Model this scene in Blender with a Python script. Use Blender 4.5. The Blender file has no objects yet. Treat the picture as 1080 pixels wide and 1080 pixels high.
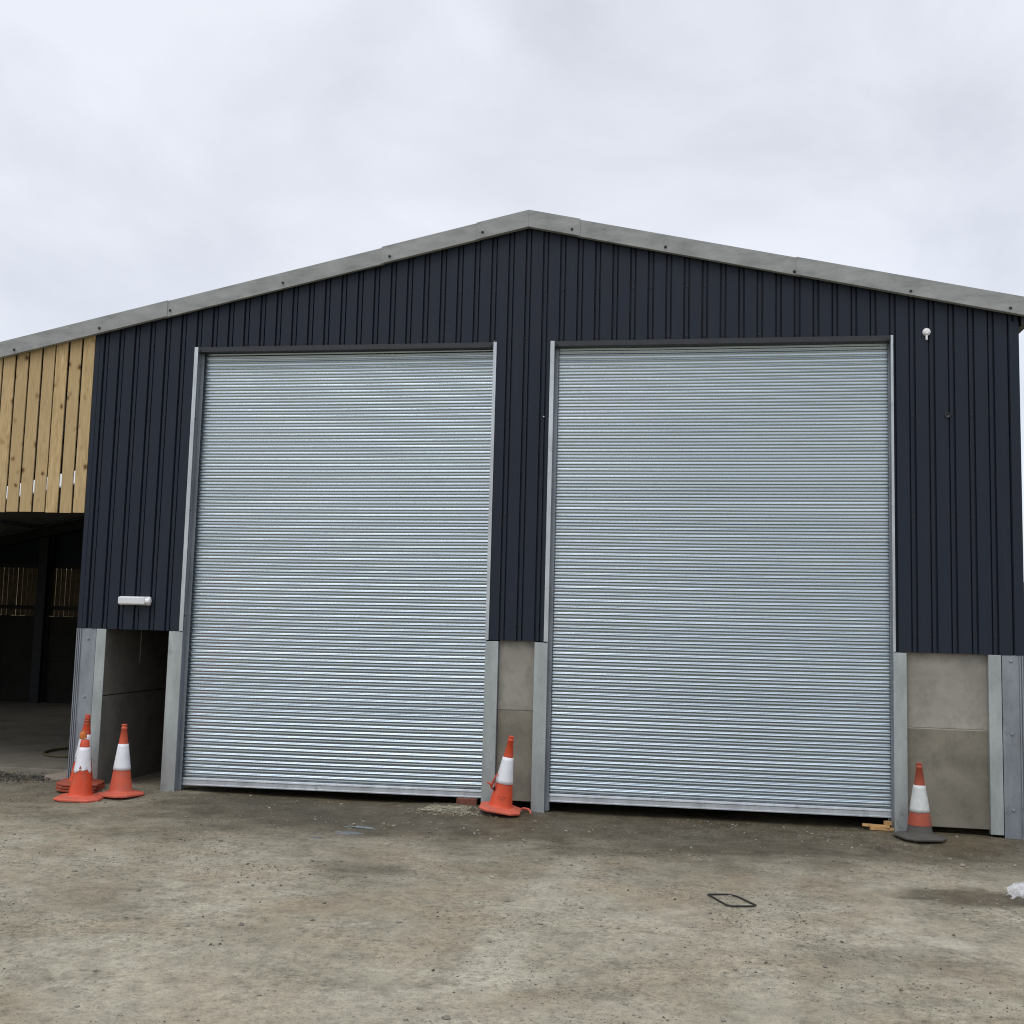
import bpy, math, random
from mathutils import Vector, Matrix, noise
random.seed(7)
R = math.radians
S = bpy.context.scene
C = S.collection
rnd = random.uniform

# ------------------------------------------------------------------ mesh helper
class MB:
    def __init__(s): s.v = []; s.f = []; s.smooth = set(); s.mi = []; s.cur = 0
    def add(s, vs, fs, smooth=False):
        b = len(s.v); s.v += [tuple(p) for p in vs]
        for f in fs:
            if smooth: s.smooth.add(len(s.f))
            s.f.append(tuple(i + b for i in f)); s.mi.append(s.cur)
    def box(s, x0, x1, y0, y1, z0, z1, M=None):
        vs = [Vector((x, y, z)) for z in (z0, z1) for y in (y0, y1) for x in (x0, x1)]
        if M: vs = [M @ p for p in vs]
        s.add(vs, [(0,2,3,1),(4,5,7,6),(0,1,5,4),(2,6,7,3),(0,4,6,2),(1,3,7,5)])
    def prism(s, poly, axis, a, b, smooth=False):
        n = len(poly)
        def mk(p, t):
            if axis == 'y': return (p[0], t, p[1])
            if axis == 'x': return (t, p[0], p[1])
            return (p[0], p[1], t)
        vs = [mk(p, a) for p in poly] + [mk(p, b) for p in poly]
        s.add(vs, [tuple(range(n)), tuple(range(2*n-1, n-1, -1))])
        s.add(vs, [(i, i+n, (i+1) % n + n, (i+1) % n) for i in range(n)], smooth)
    def lathe(s, prof, n=32, M=None, smooth=True, cap=True):
        vs = []
        for r, z in prof:
            for i in range(n):
                a = 2*math.pi*i/n; p = Vector((r*math.cos(a), r*math.sin(a), z))
                vs.append(M @ p if M else p)
        m = len(prof)
        s.add(vs, [(j*n+i, j*n+(i+1) % n, (j+1)*n+(i+1) % n, (j+1)*n+i) for j in range(m-1) for i in range(n)], smooth)
        if cap: s.add(vs, [tuple(range(n-1, -1, -1)), tuple(range((m-1)*n, m*n))])
    def tube(s, pts, r, n=8, closed=False):
        pts = [Vector(p) for p in pts]; m = len(pts); vs = []
        for i, p in enumerate(pts):
            a = pts[(i-1) % m] if (closed or i > 0) else p
            b = pts[(i+1) % m] if (closed or i < m-1) else p
            d = (b - a).normalized()
            u = d.cross(Vector((0,0,1)))
            if u.length < .01: u = d.cross(Vector((1,0,0)))
            u.normalize(); w = d.cross(u)
            rr = r[i] if isinstance(r, (list, tuple)) else r
            for k in range(n):
                t = 2*math.pi*k/n; vs.append(p + (u*math.cos(t) + w*math.sin(t))*rr)
        L = m if closed else m-1
        s.add(vs, [(i*n+k, i*n+(k+1) % n, ((i+1) % m)*n+(k+1) % n, ((i+1) % m)*n+k) for i in range(L) for k in range(n)], True)
        if not closed: s.add(vs, [tuple(range(n-1, -1, -1)), tuple(range((m-1)*n, m*n))])
    def blob(s, c, sx, sy, sz, rz=0):
        t = (1+5**.5)/2
        V = [(-1,t,0),(1,t,0),(-1,-t,0),(1,-t,0),(0,-1,t),(0,1,t),(0,-1,-t),(0,1,-t),(t,0,-1),(t,0,1),(-t,0,-1),(-t,0,1)]
        F = [(0,11,5),(0,5,1),(0,1,7),(0,7,10),(0,10,11),(1,5,9),(5,11,4),(11,10,2),(10,7,6),(7,1,8),(3,9,4),(3,4,2),(3,2,6),(3,6,8),(3,8,9),(4,9,5),(2,4,11),(6,2,10),(8,6,7),(9,8,1)]
        ca, sa = math.cos(rz), math.sin(rz); vs = []
        for x, y, z in V:
            j = rnd(.3, .62); x, y, z = x*j*sx, y*j*sy, z*j*sz
            vs.append((c[0]+x*ca-y*sa, c[1]+x*sa+y*ca, c[2]+z))
        s.add(vs, F)
    def build(s, name, mats, parent=None, bevel=0, solid=0, at=None, fix=True):
        me = bpy.data.meshes.new(name); me.from_pydata(s.v, [], s.f)
        if not isinstance(mats, (list, tuple)): mats = [mats]
        for m in mats: me.materials.append(m)
        for i, p in enumerate(me.polygons):
            p.use_smooth = i in s.smooth; p.material_index = s.mi[i]
        if fix:
            import bmesh
            bm = bmesh.new(); bm.from_mesh(me); bmesh.ops.recalc_face_normals(bm, faces=bm.faces); bm.to_mesh(me); bm.free()
        me.update()
        o = bpy.data.objects.new(name, me); C.objects.link(o)
        if parent: o.parent = parent
        if at: o.location = at
        if bevel:
            b = o.modifiers.new('b', 'BEVEL'); b.width = bevel; b.segments = 2; b.limit_method = 'ANGLE'; b.angle_limit = R(40)
        if solid:
            b = o.modifiers.new('s', 'SOLIDIFY'); b.thickness = solid; b.offset = 0
        return o

def tag(o, label=None, cat=None, group=None, kind=None):
    if label: o['label'] = label
    if cat: o['category'] = cat
    if group: o['group'] = group
    if kind: o['kind'] = kind
    return o
def empty(name, loc=(0,0,0), rot=(0,0,0)):
    o = bpy.data.objects.new(name, None); C.objects.link(o); o.location = loc; o.rotation_euler = rot
    o.empty_display_size = .1
    return o

# ------------------------------------------------------------------ materials
class NT:
    def __init__(s, name):
        s.m = bpy.data.materials.new(name); s.m.use_nodes = True; s.t = s.m.node_tree
        s.b = s.t.nodes['Principled BSDF']; s.co = s.t.nodes.new('ShaderNodeTexCoord')
    def n(s, typ, **k):
        o = s.t.nodes.new(typ)
        for a, b in k.items(): setattr(o, a, b)
        return o
    def l(s, a, b): s.t.links.new(a, b)
    def map(s, scale, loc=(0,0,0), src=None):
        o = s.n('ShaderNodeMapping'); o.inputs['Scale'].default_value = scale; o.inputs['Location'].default_value = loc
        s.l(src or s.co.outputs['Object'], o.inputs[0]); return o.outputs[0]
    def noise(s, scale, vec=None, detail=4, rough=.55, dist=0):
        o = s.n('ShaderNodeTexNoise'); o.inputs['Scale'].default_value = scale; o.inputs['Detail'].default_value = detail
        o.inputs['Roughness'].default_value = rough; o.inputs['Distortion'].default_value = dist
        s.l(vec or s.co.outputs['Object'], o.inputs['Vector']); return o.outputs['Fac']
    def ramp(s, fac, stops, interp='LINEAR'):
        o = s.n('ShaderNodeValToRGB'); o.color_ramp.interpolation = interp
        e = o.color_ramp.elements
        while len(e) < len(stops): e.new(.5)
        for i, (p, c) in enumerate(stops):
            e[i].position = p; e[i].color = (c, c, c, 1) if isinstance(c, (int, float)) else (*c, 1)
        s.l(fac, o.inputs[0]); return o.outputs[0]
    def mix(s, fac, a, b, mode='MIX'):
        o = s.n('ShaderNodeMix', data_type='RGBA', blend_type=mode)
        for sock, val in ((o.inputs[0], fac), (o.inputs[6], a), (o.inputs[7], b)):
            if isinstance(val, (int, float)): sock.default_value = val if sock.type == 'VALUE' else (val, val, val, 1)
            elif isinstance(val, tuple): sock.default_value = (*val, 1)
            else: s.l(val, sock)
        return o.outputs[2]
    def math(s, op, a, b=0.0):
        o = s.n('ShaderNodeMath', operation=op)
        for sock, val in ((o.inputs[0], a), (o.inputs[1], b)):
            if isinstance(val, (int, float)): sock.default_value = val
            else: s.l(val, sock)
        return o.outputs[0]
    def attr(s, name): o = s.n('ShaderNodeAttribute'); o.attribute_name = name; return o.outputs['Fac']
    def bump(s, h, strength=.3, dist=.01):
        o = s.n('ShaderNodeBump'); o.inputs['Strength'].default_value = strength; o.inputs['Distance'].default_value = dist
        s.l(h, o.inputs['Height']); s.l(o.outputs[0], s.b.inputs['Normal'])
    def set(s, color=None, rough=None, metal=None, spec=None):
        for k, v in (('Base Color', color), ('Roughness', rough), ('Metallic', metal), ('Specular IOR Level', spec)):
            if v is None: continue
            if isinstance(v, tuple): s.b.inputs[k].default_value = (*v, 1)
            elif isinstance(v, (int, float)): s.b.inputs[k].default_value = v
            else: s.l(v, s.b.inputs[k])
        return s.m

def mat_plain(name, col, rough=.6, metal=0, var=.15, scale=8, spec=.5):
    k = NT(name); f = k.noise(scale, detail=6)
    d = tuple(c*(1-var) for c in col); u = tuple(min(1, c*(1+var)) for c in col)
    c = k.ramp(f, [(.3, d), (.7, u)]); r = k.ramp(k.noise(scale*3), [(.3, max(.05, rough-.08)), (.7, min(1, rough+.08))])
    return k.set(c, r, metal, spec)

def mat_clad():
    k = NT('slate_blue_coated_steel')
    big = k.noise(.6, k.map((1, 1, .6)), 3); fine = k.noise(60, detail=3)
    c = k.mix(k.ramp(big, [(.3, 0), (.7, 1)]), (.0105, .0155, .0270), (.0140, .0195, .0320))
    dust = k.math('MULTIPLY', k.ramp(k.noise(3, k.map((6, 1, .5)), 6, .65), [(.5, 0), (.85, 1)]), .22)
    c = k.mix(dust, c, (.04, .04, .04))
    k.bump(fine, .06, .002)
    return k.set(c, .55, 0, .25)
def mat_galv(name, base=(.50, .53, .55), metal=.75, rough=.48, streak=1.0):
    k = NT(name)
    v = k.n('ShaderNodeTexVoronoi'); v.inputs['Scale'].default_value = 55; k.l(k.co.outputs['Object'], v.inputs['Vector'])
    sp = k.ramp(v.outputs['Distance'], [(0, .92), (.8, 1.06)])
    lo = tuple(c*.78 for c in base); hi = tuple(min(1, c*1.15) for c in base)
    c = k.ramp(k.noise(2.2, k.map((2.5, 2.5, .8)), 7, .62), [(.3, lo), (.68, hi)])
    c = k.mix(.5*streak, c, sp, 'MULTIPLY')
    blot = k.ramp(k.noise(6, k.map((1, 1, .8), (3, 1, 7)), 6, .65), [(.58, 0), (.68, 1)])
    c = k.mix(k.math('MULTIPLY', blot, .5), c, tuple(x*.55 for x in base))
    r = k.ramp(k.noise(9, detail=5), [(.3, rough-.08), (.7, rough+.1)])
    return k.set(c, r, metal, .5)
def mat_shutter():
    k = NT('galvanised_shutter_steel')
    lo, hi = (.435, .51, .56), (.50, .58, .63)
    c = k.ramp(k.noise(1.3, k.map((.35, 1, 3.0)), 6, .6), [(.3, lo), (.7, hi)])
    c = k.mix(k.ramp(k.noise(1.1, k.map((.6, 1, .6), (5, 2, 1)), 3, .5), [(.4, 0), (.8, .35)]), c, (.50, .55, .60))
    r = k.ramp(k.noise(1.2, k.map((.5, 1, 1)), 3), [(.3, .25), (.7, .31)])
    grm = k.math('MULTIPLY', k.ramp(k.noise(6, k.map((.7, 1, 2.5)), 6, .7), [(.56, 0), (.75, 1)]), .30)
    c = k.mix(grm, c, (.36, .37, .36))
    return k.set(c, r, .93, .5)
def mat_concrete(name='cast_concrete', base=(.30, .285, .245), seed=0):
    k = NT(name)
    big = k.noise(1.7, k.map((1, 1, 1.3), (seed, 3, 1)), 6, .6, .4)
    c = k.ramp(big, [(.3, tuple(x*.72 for x in base)), (.52, base), (.72, tuple(x*1.18 for x in base))])
    st = k.ramp(k.noise(4.5, k.map((1.2, 1, .8), (7+seed, 1, 4)), 7, .7), [(.50, 0), (.70, 1)])
    c = k.mix(k.math('MULTIPLY', st, .55), c, tuple(x*.5 for x in base))
    pv = k.n('ShaderNodeTexVoronoi'); pv.inputs['Scale'].default_value = 26; k.l(k.co.outputs['Object'], pv.inputs['Vector'])
    ps = k.n('ShaderNodeSeparateColor'); k.l(pv.outputs['Color'], ps.inputs[0])
    pit = k.math('MULTIPLY', k.ramp(pv.outputs['Distance'], [(.09, 1), (.16, 0)]), k.math('GREATER_THAN', ps.outputs[0], .80))
    c = k.mix(k.math('MULTIPLY', pit, .6), c, tuple(x*.35 for x in base))
    fn = k.noise(120, detail=4)
    c = k.mix(.25, c, k.ramp(fn, [(.3, .75), (.7, 1.15)]), 'MULTIPLY')
    k.bump(k.noise(40, detail=6), .12, .004)
    return k.set(c, .88, 0, .25)
def mat_fibre():
    k = NT('fibre_cement')
    c = k.ramp(k.noise(3, k.map((1, 1, 3)), 7, .65), [(.28, (.21, .218, .212)), (.5, (.295, .305, .298)), (.72, (.37, .38, .37))])
    d = k.ramp(k.noise(14, k.map((.5, 1, 2)), 6, .7), [(.55, 0), (.8, .5)])
    c = k.mix(d, c, (.14, .14, .13)); k.bump(k.noise(60, detail=5), .12, .003)
    return k.set(c, .9, 0, .2)
def mat_wood():
    k = NT('larch_boards')
    t = k.attr('tone')
    cb = k.n('ShaderNodeCombineXYZ'); k.l(k.math('MULTIPLY', t, 9.0), cb.inputs[0]); k.l(k.math('MULTIPLY', t, 31.0), cb.inputs[2])
    va = k.n('ShaderNodeVectorMath', operation='ADD'); k.l(k.co.outputs['Object'], va.inputs[0]); k.l(cb.outputs[0], va.inputs[1]); P = va.outputs[0]
    dn = k.n('ShaderNodeTexNoise'); dn.inputs['Scale'].default_value = 9; k.l(P, dn.inputs['Vector']); ds = k.n('ShaderNodeVectorMath', operation='SCALE'); k.l(dn.outputs['Color'], ds.inputs[0]); ds.inputs['Scale'].default_value = .07; dv = k.n('ShaderNodeVectorMath', operation='ADD'); k.l(P, dv.inputs[0]); k.l(ds.outputs[0], dv.inputs[1]); PD = dv.outputs[0]
    kn = k.n('ShaderNodeTexVoronoi'); kn.inputs['Scale'].default_value = 1; kn.inputs['Randomness'].default_value = .9
    k.l(k.map((7.0, .6, 5.2), src=PD), kn.inputs['Vector'])
    kd = kn.outputs['Distance']
    grain = k.noise(10, k.map((4.5, 4, .35), src=P), 6, .6, 1.2)
    c = k.ramp(grain, [(.3, (.31, .205, .088)), (.5, (.51, .365, .175)), (.72, (.66, .505, .28))])
    c = k.mix(k.math('MULTIPLY', k.ramp(k.noise(2.4, k.map((1, 1, .7), src=P), 3), [(.35, 0), (.7, 1)]), .45), c, (.40, .30, .165))
    c = k.mix(k.ramp(t, [(0, 0), (1, .65)]), c, (.40, .29, .145))
    ring = k.ramp(kd, [(.10, .8), (.27, 0)])
    c = k.mix(ring, c, (.20, .115, .040)); c = k.mix(k.ramp(kd, [(.07, .8), (.14, 0)]), c, (.065, .032, .014))
    k.bump(grain, .15, .003)
    return k.set(c, .72, 0, .3)
def mat_ground():
    k = NT('compacted_stone_ground')
    O = k.co.outputs['Object']
    a = k.noise(.55, k.map((1, 1.15, 1)), 7, .62, .5); b = k.noise(2.6, k.map((1, 1.1, 1), (4, 4, 0)), 8, .68, .3)
    c = k.ramp(a, [(.30, (.195, .175, .128)), (.45, (.280, .257, .196)), (.58, (.345, .322, .255)), (.75, (.410, .388, .315))])
    c = k.mix(k.ramp(b, [(.36, .60), (.54, 0)]), c, (.185, .168, .128))
    rd = k.ramp(k.noise(1.1, k.map((1, 1.3, 1), (9, 2, 0)), 5, .6), [(.46, 0), (.64, .6)])
    c = k.mix(rd, c, (.29, .238, .170))
    pl = k.ramp(k.noise(1.6, k.map((.8, 1.1, 1), (1, 12, 0)), 7, .7), [(.56, 0), (.74, .55)])
    c = k.mix(pl, c, (.43, .405, .340))
    dk = k.ramp(k.noise(4.2, k.map((1, 1.25, 1), (1, 7, 0)), 9, .76), [(.60, 0), (.68, .6)])
    c = k.mix(dk, c, (.10, .09, .068))
    cm = k.ramp(k.noise(.9, k.map((1, 1.2, 1), (3, 30, 0)), 5, .7), [(.46, 0), (.60, 1)])
    cd_ = k.ramp(k.noise(34, detail=6, rough=.65), [(.56, 0), (.62, 1)])
    c = k.mix(k.math('MULTIPLY', k.math('MULTIPLY', cm, cd_), .75), c, (.085, .076, .058))
    trk = k.attr('track'); c = k.mix(k.math('MULTIPLY', trk, .5), c, (.44, .415, .34))
    f1 = k.noise(22, k.map((1, .95, 1)), 8, .78); f2 = k.noise(110, detail=5, rough=.7)
    pm = k.ramp(k.noise(1.3, k.map((1, 1, 1), (20, 3, 0)), 4, .6), [(.38, .35), (.62, 1)])
    c = k.mix(pm, c, k.ramp(f1, [(.34, .35), (.48, .95), (.66, 1.28)]), 'MULTIPLY')
    f3 = k.noise(7, detail=5, rough=.6); c = k.mix(.8, c, k.ramp(f3, [(.32, .72), (.5, 1.0), (.68, 1.16)]), 'MULTIPLY')
    c = k.mix(.7, c, k.ramp(f2, [(.3, .6), (.7, 1.32)]), 'MULTIPLY')
    vo = k.n('ShaderNodeTexVoronoi'); vo.inputs['Scale'].default_value = 34; k.l(O, vo.inputs['Vector'])
    peb = k.ramp(vo.outputs['Distance'], [(.10, 1), (.24, 0)])
    vc = k.n('ShaderNodeSeparateColor'); k.l(vo.outputs['Color'], vc.inputs[0])
    sel = k.math('GREATER_THAN', vc.outputs[0], .72)
    pc = k.ramp(vc.outputs[1], [(0, (.06, .056, .048)), (.5, (.22, .205, .17)), (1, (.50, .48, .43))])
    c = k.mix(k.math('MULTIPLY', peb, k.math('MULTIPLY', sel, .7)), c, pc)
    pa = k.attr('pale'); c = k.mix(k.math('MULTIPLY', pa, .75), c, k.ramp(b, [(.35, (.20, .185, .15)), (.65, (.36, .34, .29))]))
    gr = k.attr('grass'); c = k.mix(gr, c, (.05, .07, .025))
    w = k.attr('wet')
    wm = k.math('MULTIPLY', w, k.ramp(b, [(.3, 1.0), (.75, .72)]))
    c = k.mix(wm, c, k.mix(1.0, c, (.30, .268, .215), 'MULTIPLY'))
    r = k.mix(w, .93, .55)
    h = k.math('ADD', k.math('MULTIPLY', f1, .6), k.math('ADD', k.math('MULTIPLY', f2, .3), k.math('MULTIPLY', k.math('MULTIPLY', peb, sel), .5)))
    k.bump(h, .7, .022)
    c = k.mix(1.0, c, (1.0, .99, .95), 'MULTIPLY')
    return k.set(c, r, 0, .25)
def mat_plastic(name, col, dirt=.35, rough=.5, seed=0):
    k = NT(name); dirt = min(1, dirt*1.5)
    f = k.noise(7, k.map((1, 1, 1), (seed, seed*2, 0)), 6, .65)
    c = k.ramp(f, [(.3, tuple(x*.8 for x in col)), (.6, col)])
    d = k.ramp(k.noise(13, k.map((1, 1, .6), (seed*3, 1, 2)), 7, .7), [(.52, 0), (.78, 1)])
    c = k.mix(k.math('MULTIPLY', d, dirt), c, tuple(.5*x + .04 for x in (col[0]*.5, col[0]*.45, col[0]*.4)))
    k.bump(k.noise(30, detail=4), .08, .003)
    return k.set(c, rough, 0, .4)

M_clad = mat_clad(); M_galv = mat_galv('galvanised_steel', (.41, .445, .44), .7, .5); M_galv2 = mat_galv('darker_galvanised_steel', (.27, .295, .325), .6, .5)  # M_galv2: darker galvanised tone for post returns, guides, corner posts and framing
M_trim = mat_galv('bright_galvanised_trim', (.50, .53, .55), .8, .42)
M_shut = mat_shutter(); M_conc = mat_concrete(); M_conc2 = mat_concrete('damp_cast_concrete', (.225, .208, .165), 5)
M_concd = mat_concrete('old_dark_concrete', (.16, .15, .13), 9); M_conck = mat_concrete('shade_darkened_concrete', (.030, .028, .025), 11)  # M_conck: near-black copy, dimness of the bay's rear wall painted into the concrete
M_slab = mat_concrete('dusty_concrete_floor', (.23, .21, .17), 2)
M_fib = mat_fibre(); M_wood = mat_wood(); M_woodr = mat_plain('shade_darkened_timber', (.10, .072, .038), .9, 0, .4, 12); M_ground = mat_ground()  # M_woodr: darker timber for the rear boards, interior shade put into its colour
M_dark = mat_plain('dark_painted_steel', (.03, .032, .036), .5, .3)
M_black = mat_plain('black_rubber_and_shaded_steel', (.012, .012, .011), .6)
M_screw = mat_plain('black_screw_cap', (.008, .009, .011), .45)
M_white = mat_plain('white_plastic', (.78, .79, .80), .4, 0, .03)
M_lens = mat_plain('grey_white_diffuser', (.66, .68, .70), .35, 0, .03)
M_org = mat_plastic('orange_cone_plastic', (.62, .072, .022), .30, .5, 1)
M_org2 = mat_plastic('faded_orange_cone_plastic', (.58, .10, .048), .40, .55, 4)
M_red = mat_plastic('faded_red_cone_plastic', (.36, .075, .040), .55, .6, 7)
M_pink = mat_plastic('scuffed_orange_base', (.60, .12, .07), .45, .6, 3)
M_amber = mat_plastic('amber_cone_plastic', (.58, .17, .035), .5, .5, 5)
M_sleeve = mat_plastic('white_reflective_sleeve', (.76, .77, .80), .10, .38, 2)
M_sleeve2 = mat_plastic('dirty_white_reflective_sleeve', (.60, .62, .60), .38, .45, 6)
M_base = mat_plastic('muddy_black_rubber_base', (.085, .080, .068), .7, .8, 8)
M_brick = mat_plain('red_brick', (.16, .055, .035), .9, 0, .3, 30)
M_timber = mat_plain('sawn_pine_offcut', (.50, .30, .12), .75, 0, .2, 20)
M_hose = mat_plain('olive_rubber_hose', (.09, .08, .03), .6)
M_stone = mat_plain('broken_stone', (.23, .21, .17), .9, 0, .5, 9)
M_stone2 = mat_plain('dark_rubble', (.085, .078, .066), .95, 0, .5, 14)
M_straw = mat_plain('dry_straw', (.31, .29, .21), .85, 0, .35, 14); M_crumb = mat_plain('dark_earth_crumbs', (.075, .066, .050), .95, 0, .5, 9)
M_bank = mat_plain('dry_earth_bank', (.13, .10, .05), .95, 0, .45, 1.2)
k = NT('clear_polythene'); fn = k.noise(18, detail=4)
k.set((.70, .71, .74), .16, 0, 1.0); k.b.inputs['Alpha'].default_value = .38; M_film = k.m
k = NT('puddle_water'); k.set((.07, .065, .055), .06, 0, .6); k.bump(k.noise(9, detail=2), .05, .01); M_water = k.m
k = NT('translucent_rooflight'); tr = k.n('ShaderNodeBsdfTranslucent'); tr.inputs[0].default_value = (.30, .31, .30, 1); t2 = k.n('ShaderNodeBsdfTransparent'); mxs = k.n('ShaderNodeMixShader'); mxs.inputs[0].default_value = .55
k.l(tr.outputs[0], mxs.inputs[1]); k.l(t2.outputs[0], mxs.inputs[2]); k.l(mxs.outputs[0], k.t.nodes['Material Output'].inputs[0]); M_rl = k.m

# ------------------------------------------------------------------ key dimensions (metres)
AX, ROOF0, SL = -0.47, 6.435, .2165           # ridge x, roof height at ridge, slope
XL, XR = -5.57, 4.57                          # dark gable limits
L0, L1, R0, R1 = -4.29, -.835, -.165, 3.335   # shutter openings
ZH = 5.0; RX0 = -16.0; DEP = 10.0             # head height, lean-to outer edge, depth
def roof(x): return ROOF0 - SL*abs(x - AX)
def cladz(x): return 1.78

shed = empty('farm_shed', (-.47, 0, 0))
tag(shed, 'dark slate blue steel shed with two silver roller shutters and timber clad open bay', 'shed')
shed_off = Vector((.47, 0, 0))
def part(mb, name, mat, parent=shed, **k):
    o = mb.build(name, mat, parent, **k)
    if parent is shed: o.location = shed_off
    return o

# gable cladding: box profile sheet, wide crowns, narrow recessed valleys
P = .191; prof = []
i0 = math.floor((XL - AX)/P) - 1; i1 = math.ceil((XR - AX)/P) + 1
for i in range(i0, i1+1):
    c = AX + i*P
    prof += [(c-.036, 0), (c-.033, .032), (c-.020, .032), (c-.016, .013), (c+.016, .013), (c+.020, .032), (c+.033, .032), (c+.036, 0)]
def prof_y(x):
    for (xa, ya), (xb, yb) in zip(prof, prof[1:]):
        if xa <= x <= xb: return ya + (yb-ya)*(x-xa)/(xb-xa)
    return 0
cuts = [XL, L0, L1, R0, R1, XR, AX]
xs = sorted(set([x for x, _ in prof if XL < x < XR] + cuts))
m = MB()
for xa, xb in zip(xs, xs[1:]):
    if xb - xa < 1e-5: continue
    mid = (xa+xb)/2
    zb = ZH if (L0 < mid < L1 or R0 < mid < R1) else cladz(mid)
    ya, yb = prof_y(xa), prof_y(xb)
    zs = [zb] + [z for z in (3.14, 4.19) if z > zb]
    m.add([(xa, ya, zb), (xb, yb, zb), (xb, yb, roof(xb)-.02), (xa, ya, roof(xa)-.02)], [(0, 1, 2, 3)])
# corner returns
m.add([(XL, 0, 1.78), (XL, .16, 1.78), (XL, .16, roof(XL)-.03), (XL, 0, roof(XL)-.03)], [(0, 1, 2, 3)])
part(m, 'gable_cladding', M_clad, solid=.003, fix=False)
# screw heads, one mesh
m = MB()
def screw(mb, x, z, y, r=.010, h=.007):
    mb.lathe([(r*1.25, 0), (r*1.25, .002), (r, .002), (r*.85, h)], 8, Matrix.Translation((x, y, z)) @ Matrix.Rotation(R(90), 4, 'X'), False)
for i in range(i0, i1+1):
    c = AX + i*P
    if not XL+.03 < c < XR-.03: continue
    for z in (1.95, 3.14, 4.19, 5.06, 5.6, 6.1):
        inside = (L0 < c < L1 or R0 < c < R1) and z < ZH+.01
        if inside or z > roof(c)-.32: continue
        screw(m, c, z, .012)
part(m, 'cladding_screws', M_screw)
# dark corner flashing (right) and edge flashing (left)
m = MB(); m.box(XR-.085, XR+.006, -.006, -.003, 1.78, roof(XR)-.2); m.box(XR+.003, XR+.006, -.003, .12, 1.78, roof(XR)-.2)
part(m, 'corner_flashing', M_clad)
m = MB(); m.box(XL-.004, XL+.05, -.006, -.003, 1.78, roof(XL)-.2); m.box(XL-.004, XL-.001, -.003, .10, 1.78, roof(XL)-.2)
part(m, 'corner_flashing', M_clad)
# side, rear walls and roof
m = MB(); n = 52
for i in range(n):
    y0 = .121 + i*.19; y1 = y0+.15; y2 = y0 + .165; y3 = y0+.185
    for (a, xa, b, xb) in ((y0, 0, y1, 0), (y1, 0, y2, -.03), (y2, -.03, y3, -.03), (y3, -.03, y0+.19, 0)):
        m.add([(XR+xa, a, 1.78), (XR+xb, b, 1.78), (XR+xb, b, roof(XR)-.03), (XR+xa, a, roof(XR)-.03)], [(0,1,2,3)])
part(m, 'side_wall', M_clad, solid=.003, fix=False)
m = MB(); m.box(XR-.16, XR-.04, .34, DEP-.1, -.1, 1.77); part(m, 'side_concrete_wall', M_conc)
m = MB()
m.prism([(XL, -.2), (XL, roof(XL)-.05), (AX, roof(AX)-.05), (XR-.04, roof(XR)-.05), (XR-.04, -.2)], 'y', DEP-.06, DEP+.04)
part(m, 'rear_wall', M_clad)
m = MB(); m.box(-5.36, -5.238, .03, DEP-.13, -.1, 1.02); m.box(-5.36, -5.238, .03, DEP-.13, 1.03, 1.85)
part(m, 'division_wall', M_concd, bevel=.006)
m = MB(); m.box(-5.33, -5.30, .30, DEP-.13, 1.86, roof(-5.4)-.06); part(m, 'division_cladding', M_clad)
# roof: corrugated fibre cement, with a rooflight opening over the open bay
m = MB(); rl = (-11.9, -9.2, 5.95, 7.05)
def sheet(xa, xb, ya, yb, mb):
    za, zb = roof(xa)-.02, roof(xb)-.02
    mb.add([(xa, ya, za), (xb, ya, zb), (xb, yb, zb), (xa, yb, za)], [(0,1,2,3)])
    mb.add([(xa, ya, za-.05), (xb, ya, zb-.05), (xb, yb, zb-.05), (xa, yb, za-.05)], [(3,2,1,0)])
sheet(RX0, rl[0], -.03, DEP+.2, m); sheet(rl[0], rl[1], -.03, rl[2], m); sheet(rl[0], rl[1], rl[3], DEP+.2, m)
sheet(rl[1], AX, -.03, DEP+.2, m); sheet(AX, XR+.22, -.03, DEP+.2, m)
part(m, 'roof', M_fib, fix=False)
m = MB(); za, zb = roof(rl[0])-.05, roof(rl[1])-.05
m.add([(rl[0], rl[2], za), (rl[1], rl[2], zb), (rl[1], rl[3], zb), (rl[0], rl[3], za)], [(0,1,2,3)])
part(m, 'rooflight', M_rl)
m = MB()
m.prism([(XR+.03, roof(XR)-.16), (XR+.03, roof(XR)-.24), (XR+.10, roof(XR)-.24), (XR+.22, roof(XR)-.12), (XR+.22, roof(XR)-.085), (XR+.2, roof(XR)-.085)], 'y', -.02, DEP+.1)
part(m, 'gutter', M_dark, bevel=.004)

# barge boards: overlapping fibre cement angles
def barge(xa, xb, lift, k):
    m = MB(); t = .008; h = .187
    pts = [xa] + ([AX] if xa < AX < xb else []) + [xb]
    yf = -.075 - k*.0085
    for a, b in zip(pts, pts[1:]):
        za, zb = roof(a)+.03+lift, roof(b)+.03+lift
        def q(y0, y1, d0, d1):
            m.add([(a, y0, za+d0), (b, y0, zb+d0), (b, y1, zb+d0), (a, y1, za+d0), (a, y0, za+d1), (b, y0, zb+d1), (b, y1, zb+d1), (a, y1, za+d1)],
                  [(0,3,2,1), (4,5,6,7), (0,1,5,4), (2,3,7,6), (0,4,7,3), (1,2,6,5)])
        q(yf, yf+t, -h-lift*.3, 0); q(yf+t, .14, -t, 0)
        q(yf+t, -.03, -h-lift*.3, -h+t-lift*.3)
    return m
for xa, xb, lift, k in ((-9.6, -6.86, 0, 0), (-6.9, -4.66, .006, 1), (-4.70, -2.10, 0, 0), (-2.13, -1.02, .010, 1), (-1.05, .10, .014, 2), (.07, 2.42, .006, 1), (2.38, 4.82, .012, 2)):
    part(barge(xa, xb, lift, k), 'barge_board', M_fib, bevel=.002)
m = MB()
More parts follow.
